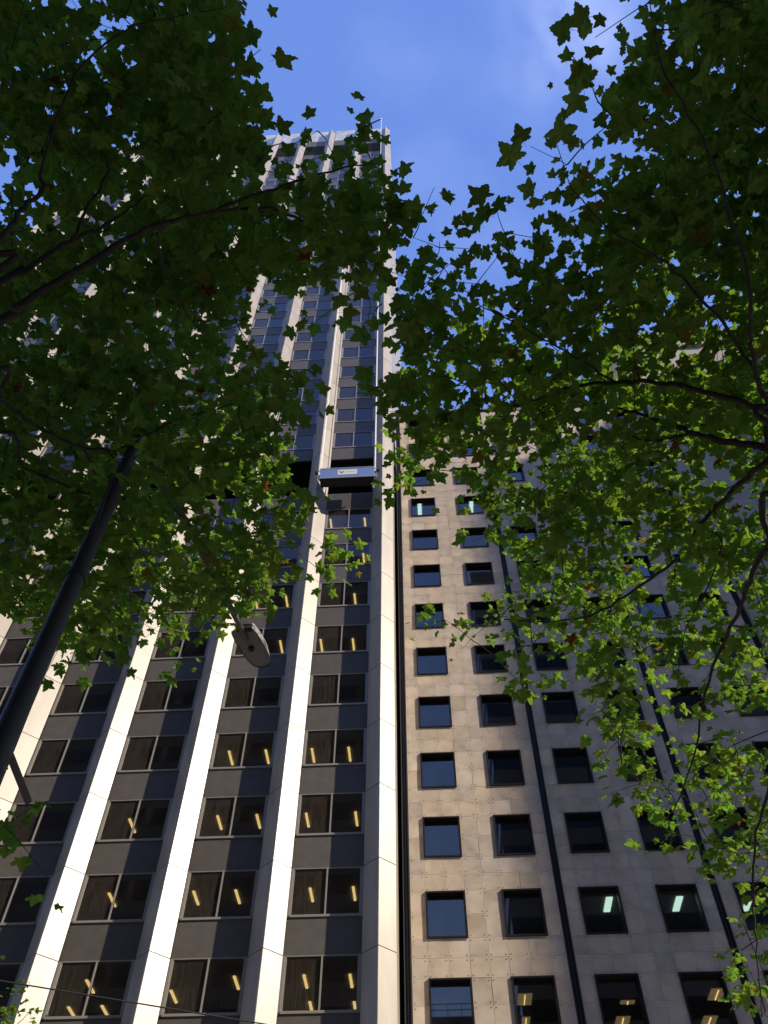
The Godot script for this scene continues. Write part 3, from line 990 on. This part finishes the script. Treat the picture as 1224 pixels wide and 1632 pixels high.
# spec: polygons in photo pixels say where the crown shows; distance comes from the height of the canopy over the pavement
func make_tree(called: String, label: String, trunk_at: Vector3, fork_y: float, branches: Array, spec: Dictionary, seed_: int):
	var g := RandomNumberGenerator.new()
	g.seed = seed_
	var t := thing(called, trunk_at, label, "tree", "")
	# trunk
	var fork := Vector3(trunk_at.x, fork_y, trunk_at.z)
	var ts := begin_smooth()
	var tp := PackedVector3Array()
	var tr_ := PackedFloat32Array()
	for i in 8:
		var k := i / 7.0
		tp.append(Vector3(trunk_at.x + 0.06 * sin(k * 5.0), lerpf(0.1, fork_y, k), trunk_at.z + 0.05 * sin(k * 4.0 + 1.0) * k))
		tr_.append(spec.trunk_r * (1.25 - 0.45 * k) * (1.25 if i == 0 else 1.0))
	tp[7] = fork
	tube(ts, tp, tr_, 14)
	put(t, "trunk", done_smooth(ts), M.bark)
	var skel := PackedVector3Array()
	for b in branches:
		var ctrl := PackedVector3Array()
		var r0: float = b.r0
		if b.get("from_trunk", true):
			ctrl.append(fork - Vector3(0, g.randf_range(0.0, 0.6), 0))
		for q in b.pts:
			ctrl.append(at(q[0], q[1], q[2] * 0.94))
		var pts := curve_points(ctrl, 6)
		var rad := PackedFloat32Array()
		for i in pts.size():
			rad.append(lerpf(r0, b.r1, pow(i / float(pts.size() - 1), 0.8)))
			if i > 0 and i < pts.size() - 1:
				pts[i] += Vector3(g.randfn(0, 0.006), g.randfn(0, 0.006), g.randfn(0, 0.006))
		var bs := begin_smooth()
		tube(bs, pts, rad, 8)
		put(t, "branch", done_smooth(bs), M.bark)
		for i in range(pts.size() / 4, pts.size()):
			skel.append(pts[i])
	# cluster centres
	var centres := []
	for reg in spec.regions:
		var poly := PackedVector2Array()
		for q in reg.poly:
			poly.append(Vector2(q[0], q[1]))
		var bb := Rect2(poly[0], Vector2.ZERO)
		for v in poly:
			bb = bb.expand(v)
		var want := int(reg.n)
		var guard := 0
		while want > 0 and guard < 60000:
			guard += 1
			var v := Vector2(g.randf_range(bb.position.x, bb.end.x), g.randf_range(bb.position.y, bb.end.y))
			if not Geometry2D.is_point_in_polygon(v, poly):
				continue
			var hole := false
			for hq in spec.get("holes", []):
				var dx: float = (v.x - hq[0]) / hq[2]
				var dy: float = (v.y - hq[1]) / hq[3]
				if dx * dx + dy * dy < 1.0:
					hole = true
			if hole and g.randf() < 0.93:
				continue
			want -= 1
			var d := ray(v.x, v.y)
			var el := rad_to_deg(asin(d.y))
			var dmin := 5.8 + maxf(0.0, 85.0 - el) * 0.058
			var dist: float = dmin + reg.get("near", 0.0) + g.randf() * reg.get("deep", 3.6)
			centres.append([Vector3(0, EYE, 0) + d * dist, int(reg.get("leaves", 10))])
	for q in spec.get("sprigs", []):
		centres.append([at(q[0], q[1], q[2]), int(q[3])])
	# order by nearness to the limbs, then let twigs grow from what is already there
	var order := []
	for c in centres:
		var best := 1e9
		for s in skel:
			best = minf(best, s.distance_squared_to(c[0]))
		order.append([best, c])
	order.sort_custom(func(a, b): return a[0] < b[0])
	var tw := begin_smooth()
	var leaves := []
	for oc in order:
		var c: Vector3 = oc[1][0]
		var best := 1e9
		var from := c + Vector3(0, 0.4, 0)
		for s in skel:
			var dd := s.distance_squared_to(c)
			if dd < best:
				best = dd
				from = s
		var span := from.distance_to(c)
		var dir := (c - from).normalized() if span > 0.05 else Vector3(g.randfn(), 0.2, g.randfn()).normalized()
		var mid := from.lerp(c, 0.5) + Vector3(g.randfn(0, 0.06), g.randf_range(-0.02, 0.12), g.randfn(0, 0.06)) * minf(1.0, span)
		var tip := c + dir * 0.28 + Vector3(0, -0.05, 0)
		var pts := curve_points(PackedVector3Array([from, mid, c, tip]), 3)
		var rad := PackedFloat32Array()
		var r_in := clampf(0.004 + span * 0.0045, 0.005, 0.013)
		for i in pts.size():
			rad.append(lerpf(r_in, 0.0022, i / float(pts.size() - 1)))
		tube(tw, pts, rad, 4)
		for i in range(1, pts.size(), 2):
			skel.append(pts[i])
		var n: int = oc[1][1] + g.randi_range(-1, 6)
		for i in n:
			var k := g.randf()
			var p: Vector3 = c.lerp(tip, k * 1.3 - 0.3) + Vector3(g.randfn(0, 0.118), g.randfn(-0.02, 0.10), g.randfn(0, 0.118))
			var size := clampf(g.randfn(0.107, 0.036), 0.04, 0.21)
			var away := (p - c)
			away.y *= 0.3
			leaves.append([Transform3D(leaf_basis(g, (away + dir * 0.1).normalized(), size), p), leaf_colour(g), size])
	put(t, "twigs", done_smooth(tw), M.twig).set_meta("kind", "stuff")
	# the largest leaves in view one by one, the rest as one mass
	for l in leaves:
		var q := pix(l[0].origin)
		l.append((l[2] / q.z) if in_frame(l[0].origin, 0.0) else 0.0)
	leaves.sort_custom(func(a, b): return a[3] > b[3])
	var singles := mini(300, leaves.size())
	for i in singles:
		put(t, "leaf", leaf_pool[g.randi() % leaf_pool.size()], M.leaf, leaves[i][0])
	var mm := MultiMesh.new()
	mm.transform_format = MultiMesh.TRANSFORM_3D
	mm.use_colors = true
	mm.mesh = leaf_plain
	mm.instance_count = leaves.size() - singles
	for i in range(singles, leaves.size()):
		mm.set_instance_transform(i - singles, leaves[i][0])
		mm.set_instance_color(i - singles, leaves[i][1])
	var mi := MultiMeshInstance3D.new()
	mi.name = "foliage"
	mi.multimesh = mm
	mi.material_override = M.leaf
	mi.set_meta("kind", "stuff")
	t.add_child(mi, true)
	mi.global_transform = Transform3D.IDENTITY
	print(called, " leaves ", leaves.size(), " clusters ", centres.size())

var leaf_pool := []
var leaf_plain: ArrayMesh

func build_trees():
	var g := RandomNumberGenerator.new()
	g.seed = 99
	for i in 60:
		leaf_pool.append(leaf_mesh(i % 3, leaf_colour(g)))
	leaf_plain = leaf_mesh(0)

	make_tree("plane_tree", "plane tree whose crown of lobed leaves surrounds the street lamp", Vector3(-6.2, 0.1, -3.2), 4.6, [
		{"r0": 0.0413, "r1": 0.0109, "pts": [[-60, 545, 6.9], [28, 488, 6.8], [125, 428, 6.8], [235, 365, 6.9], [330, 340, 7.2], [430, 330, 7.6]]},
		{"r0": 0.0335, "r1": 0.0070, "pts": [[-70, 490, 7.0], [40, 430, 7.0], [110, 388, 7.1], [190, 345, 7.3], [232, 312, 7.5]]},
		{"r0": 0.0148, "r1": 0.0047, "from_trunk": false, "pts": [[112, 386, 7.1], [140, 330, 7.2], [172, 272, 7.4], [160, 240, 7.5]]},
		{"r0": 0.0289, "r1": 0.0055, "pts": [[-60, 470, 6.4], [-10, 400, 6.4], [30, 340, 6.4], [70, 300, 6.5], [66, 270, 6.6], [120, 120, 6.6], [210, 40, 6.8]]},
		{"r0": 0.0242, "r1": 0.0055, "pts": [[-70, 610, 7.2], [0, 640, 7.6], [60, 680, 7.9], [130, 712, 8.1], [200, 712, 8.3], [280, 670, 8.4], [390, 640, 8.8]]},
		{"r0": 0.0109, "r1": 0.0031, "from_trunk": false, "pts": [[250, 372, 6.9], [262, 430, 7.3], [285, 480, 7.6], [330, 540, 8.0], [400, 600, 8.4]]},
		{"r0": 0.0195, "r1": 0.0031, "pts": [[-60, 700, 7.9], [40, 745, 8.6], [150, 790, 9.0], [250, 800, 9.4], [330, 820, 9.6], [400, 850, 9.9], [455, 862, 10.2]]},
		{"r0": 0.0125, "r1": 0.0031, "from_trunk": false, "pts": [[130, 712, 8.1], [180, 800, 8.8], [240, 900, 9.6], [300, 960, 10.2], [330, 1010, 10.4]]},
		{"r0": 0.0172, "r1": 0.0039, "from_trunk": false, "pts": [[330, 340, 7.2], [440, 300, 7.4], [540, 270, 7.6], [600, 260, 7.8]]},
		{"r0": 0.0148, "r1": 0.0039, "from_trunk": false, "pts": [[430, 330, 7.6], [520, 370, 7.9], [600, 420, 8.2]]}],
		{"trunk_r": 0.19, "holes": [[28, 315, 48, 42], [78, 52, 22, 30], [165, 30, 14, 20]],
		"regions": [
			{"poly": [[-90, -60], [40, 10], [75, 70], [140, 40], [200, -60], [340, -60], [342, 50], [372, 90], [386, 130], [386, 190], [425, 285], [480, 285], [590, 285], [600, 320], [605, 400], [605, 455], [560, 425], [500, 455], [440, 430], [390, 480], [410, 560], [440, 610], [440, 650], [-90, 650]], "n": 370, "leaves": 11},
			{"poly": [[-90, 620], [440, 620], [440, 690], [455, 740], [462, 780], [480, 810], [460, 850], [-90, 850]], "n": 185, "leaves": 10, "deep": 3.4},
			{"poly": [[-90, 840], [470, 840], [430, 890], [400, 960], [330, 1010], [262, 1020], [240, 980], [150, 1020], [85, 1025], [50, 975], [-90, 960]], "n": 120, "leaves": 10, "deep": 3.2}],
		"sprigs": [[470, 228, 7.6, 5], [525, 235, 7.8, 6], [585, 235, 7.8, 8], [613, 285, 7.8, 4], [465, 612, 8.2, 4], [455, 640, 8.4, 4], [530, 885, 10.3, 12], [505, 905, 10.2, 9], [545, 880, 10.3, 6], [520, 500, 8.0, 6], [120, 1035, 10.0, 8], [295, 1035, 10.4, 9], [590, 485, 8.2, 5], [215, 715, 6.9, 9], [250, 735, 7.0, 9], [275, 790, 7.1, 9], [310, 850, 7.3, 10], [345, 905, 7.5, 9], [190, 760, 6.8, 6],
			[15, 1310, 6.4, 6], [30, 1340, 6.4, 5], [-20, 1300, 6.3, 8]]}, 41)

	make_tree("plane_tree", "plane tree with drooping lobed leaves in front of the stone block", Vector3(6.3, 0.1, -4.6), 4.2, [
		{"r0": 0.0484, "r1": 0.0094, "pts": [[1330, 735, 8.0], [1224, 714, 8.1], [1150, 702, 8.2], [1105, 690, 8.3], [1060, 672, 8.5], [1000, 655, 8.7], [940, 640, 8.9]]},
		{"r0": 0.0148, "r1": 0.0047, "from_trunk": false, "pts": [[1105, 690, 8.3], [1040, 702, 8.6], [985, 690, 8.8], [930, 700, 9.0]]},
		{"r0": 0.0359, "r1": 0.0055, "pts": [[1330, 690, 7.4], [1224, 657, 7.4], [1150, 632, 7.5], [1060, 612, 7.7], [980, 609, 7.9], [900, 620, 8.2], [830, 645, 8.6], [740, 660, 8.9], [690, 690, 9.1]]},
		{"r0": 0.0335, "r1": 0.0055, "pts": [[1320, 700, 7.9], [1224, 736, 8.1], [1165, 785, 8.4], [1110, 842, 8.8], [1082, 888, 9.1], [1010, 940, 9.5], [930, 985, 9.8], [840, 990, 10.1], [760, 985, 10.3]]},
		{"r0": 0.0335, "r1": 0.0055, "pts": [[1310, 800, 7.6], [1224, 872, 8.0], [1192, 935, 8.3], [1170, 990, 8.6], [1142, 1050, 8.9], [1120, 1120, 9.2], [1108, 1200, 9.4], [1075, 1290, 9.6]]},
		{"r0": 0.0289, "r1": 0.0055, "pts": [[1300, 720, 7.0], [1224, 640, 7.0], [1204, 590, 6.9], [1196, 540, 6.8], [1194, 455, 6.6], [1160, 330, 6.5], [1120, 220, 6.4], [1060, 120, 6.4]]},
		{"r0": 0.0148, "r1": 0.0039, "from_trunk": false, "pts": [[1204, 590, 6.9], [1140, 500, 6.9], [1060, 420, 6.9], [980, 370, 6.9], [910, 300, 6.9]]},
		{"r0": 0.0117, "r1": 0.0031, "from_trunk": false, "pts": [[980, 609, 7.9], [900, 560, 7.8], [850, 530, 7.8], [760, 480, 7.9], [700, 420, 8.0]]},
		{"r0": 0.0109, "r1": 0.0031, "from_trunk": false, "pts": [[1110, 842, 8.8], [1150, 860, 8.7], [1130, 930, 9.0], [1090, 1010, 9.3], [1080, 1100, 9.6]]},
		{"r0": 0.0242, "r1": 0.0039, "pts": [[1330, 1080, 7.8], [1260, 1180, 8.2], [1215, 1290, 8.6], [1200, 1400, 8.9], [1205, 1500, 9.0], [1215, 1620, 9.1]]}],
		{"trunk_r": 0.22, "holes": [[1080, 45, 26, 24], [1150, 60, 16, 16], [1130, 745, 40, 36], [1180, 945, 34, 44], [900, 1060, 50, 34]],
		"regions": [
			{"poly": [[1030, -60], [1065, 40], [1080, 85], [1030, 120], [1000, 140], [1015, 200], [1035, 250], [1025, 300], [965, 305], [925, 290], [905, 320], [910, 355], [900, 400], [875, 440], [860, 480], [800, 500], [750, 510], [720, 480], [680, 440], [650, 470], [655, 560], [640, 610], [1500, 640], [1500, -60]], "n": 480, "leaves": 11},
			{"poly": [[640, 600], [1500, 600], [1500, 850], [820, 850], [800, 800], [760, 720], [700, 730], [670, 750], [645, 720], [640, 660]], "n": 215, "leaves": 10, "deep": 3.4},
			{"poly": [[830, 840], [1500, 840], [1500, 1100], [840, 1075], [800, 1030], [740, 990], [800, 940], [840, 900]], "n": 150, "leaves": 8, "deep": 3.2},
			{"poly": [[960, 1090], [1500, 1090], [1500, 1340], [1110, 1340], [1060, 1310], [1000, 1240], [980, 1180]], "n": 88, "leaves": 9, "deep": 3.0},
			{"poly": [[1120, 1330], [1450, 1330], [1450, 1700], [1205, 1700], [1195, 1600], [1180, 1540], [1190, 1480], [1195, 1410]], "n": 30, "leaves": 9, "deep": 2.6}],
		"sprigs": [[940, 130, 6.3, 7], [955, 165, 6.4, 4], [962, 205, 6.4, 3], [900, 260, 6.5, 9], [905, 285, 6.5, 7], [800, 362, 7.2, 6], [828, 375, 7.2, 5], [815, 400, 7.3, 6], [775, 432, 7.4, 3], [690, 390, 7.8, 6], [725, 395, 7.8, 5], [735, 450, 7.8, 5], [672, 345, 7.6, 4], [700, 400, 7.8, 4], [1015, 15, 6.0, 8], [1040, 30, 6.0, 6], [1130, 20, 6.0, 6], [1180, 15, 6.0, 5],
			[640, 630, 8.6, 8], [650, 745, 9.1, 10], [672, 765, 9.2, 8], [735, 765, 9.3, 6], [790, 850, 9.4, 8], [795, 815, 9.3, 5], [720, 995, 10.3, 9], [760, 1010, 10.3, 9], [700, 990, 10.3, 4], [820, 1080, 10.3, 9], [850, 1090, 10.2, 6], [975, 1190, 9.6, 8], [1000, 1255, 9.7, 8], [1070, 1325, 9.6, 8], [1030, 1260, 9.6, 7], [1190, 1590, 9.2, 6]]}, 77)

	# a further street tree, its top just showing at the lower left corner
	var far := at(-70, 1700, 21.0)
	make_tree("young_street_tree", "smaller street tree across the road, only its leafy top showing", Vector3(far.x - 0.6, 0.1, far.z), far.y - 2.6, [
		{"r0": 0.0335, "r1": 0.0094, "pts": [[-110, 1690, 21.0], [-60, 1640, 21.0], [-10, 1600, 21.0]]},
		{"r0": 0.0242, "r1": 0.0055, "pts": [[-80, 1720, 21.2], [0, 1660, 21.3], [40, 1620, 21.4]]}],
		{"trunk_r": 0.12, "regions": [
			{"poly": [[-230, 1640], [-120, 1560], [-40, 1545], [10, 1560], [30, 1600], [25, 1700], [-60, 1800], [-230, 1760]], "n": 70, "leaves": 12, "near": 11.2, "deep": 2.6}],
			"sprigs": [[35, 1612, 21.0, 10], [48, 1618, 21.0, 7], [30, 1580, 21.2, 6]]}, 13)
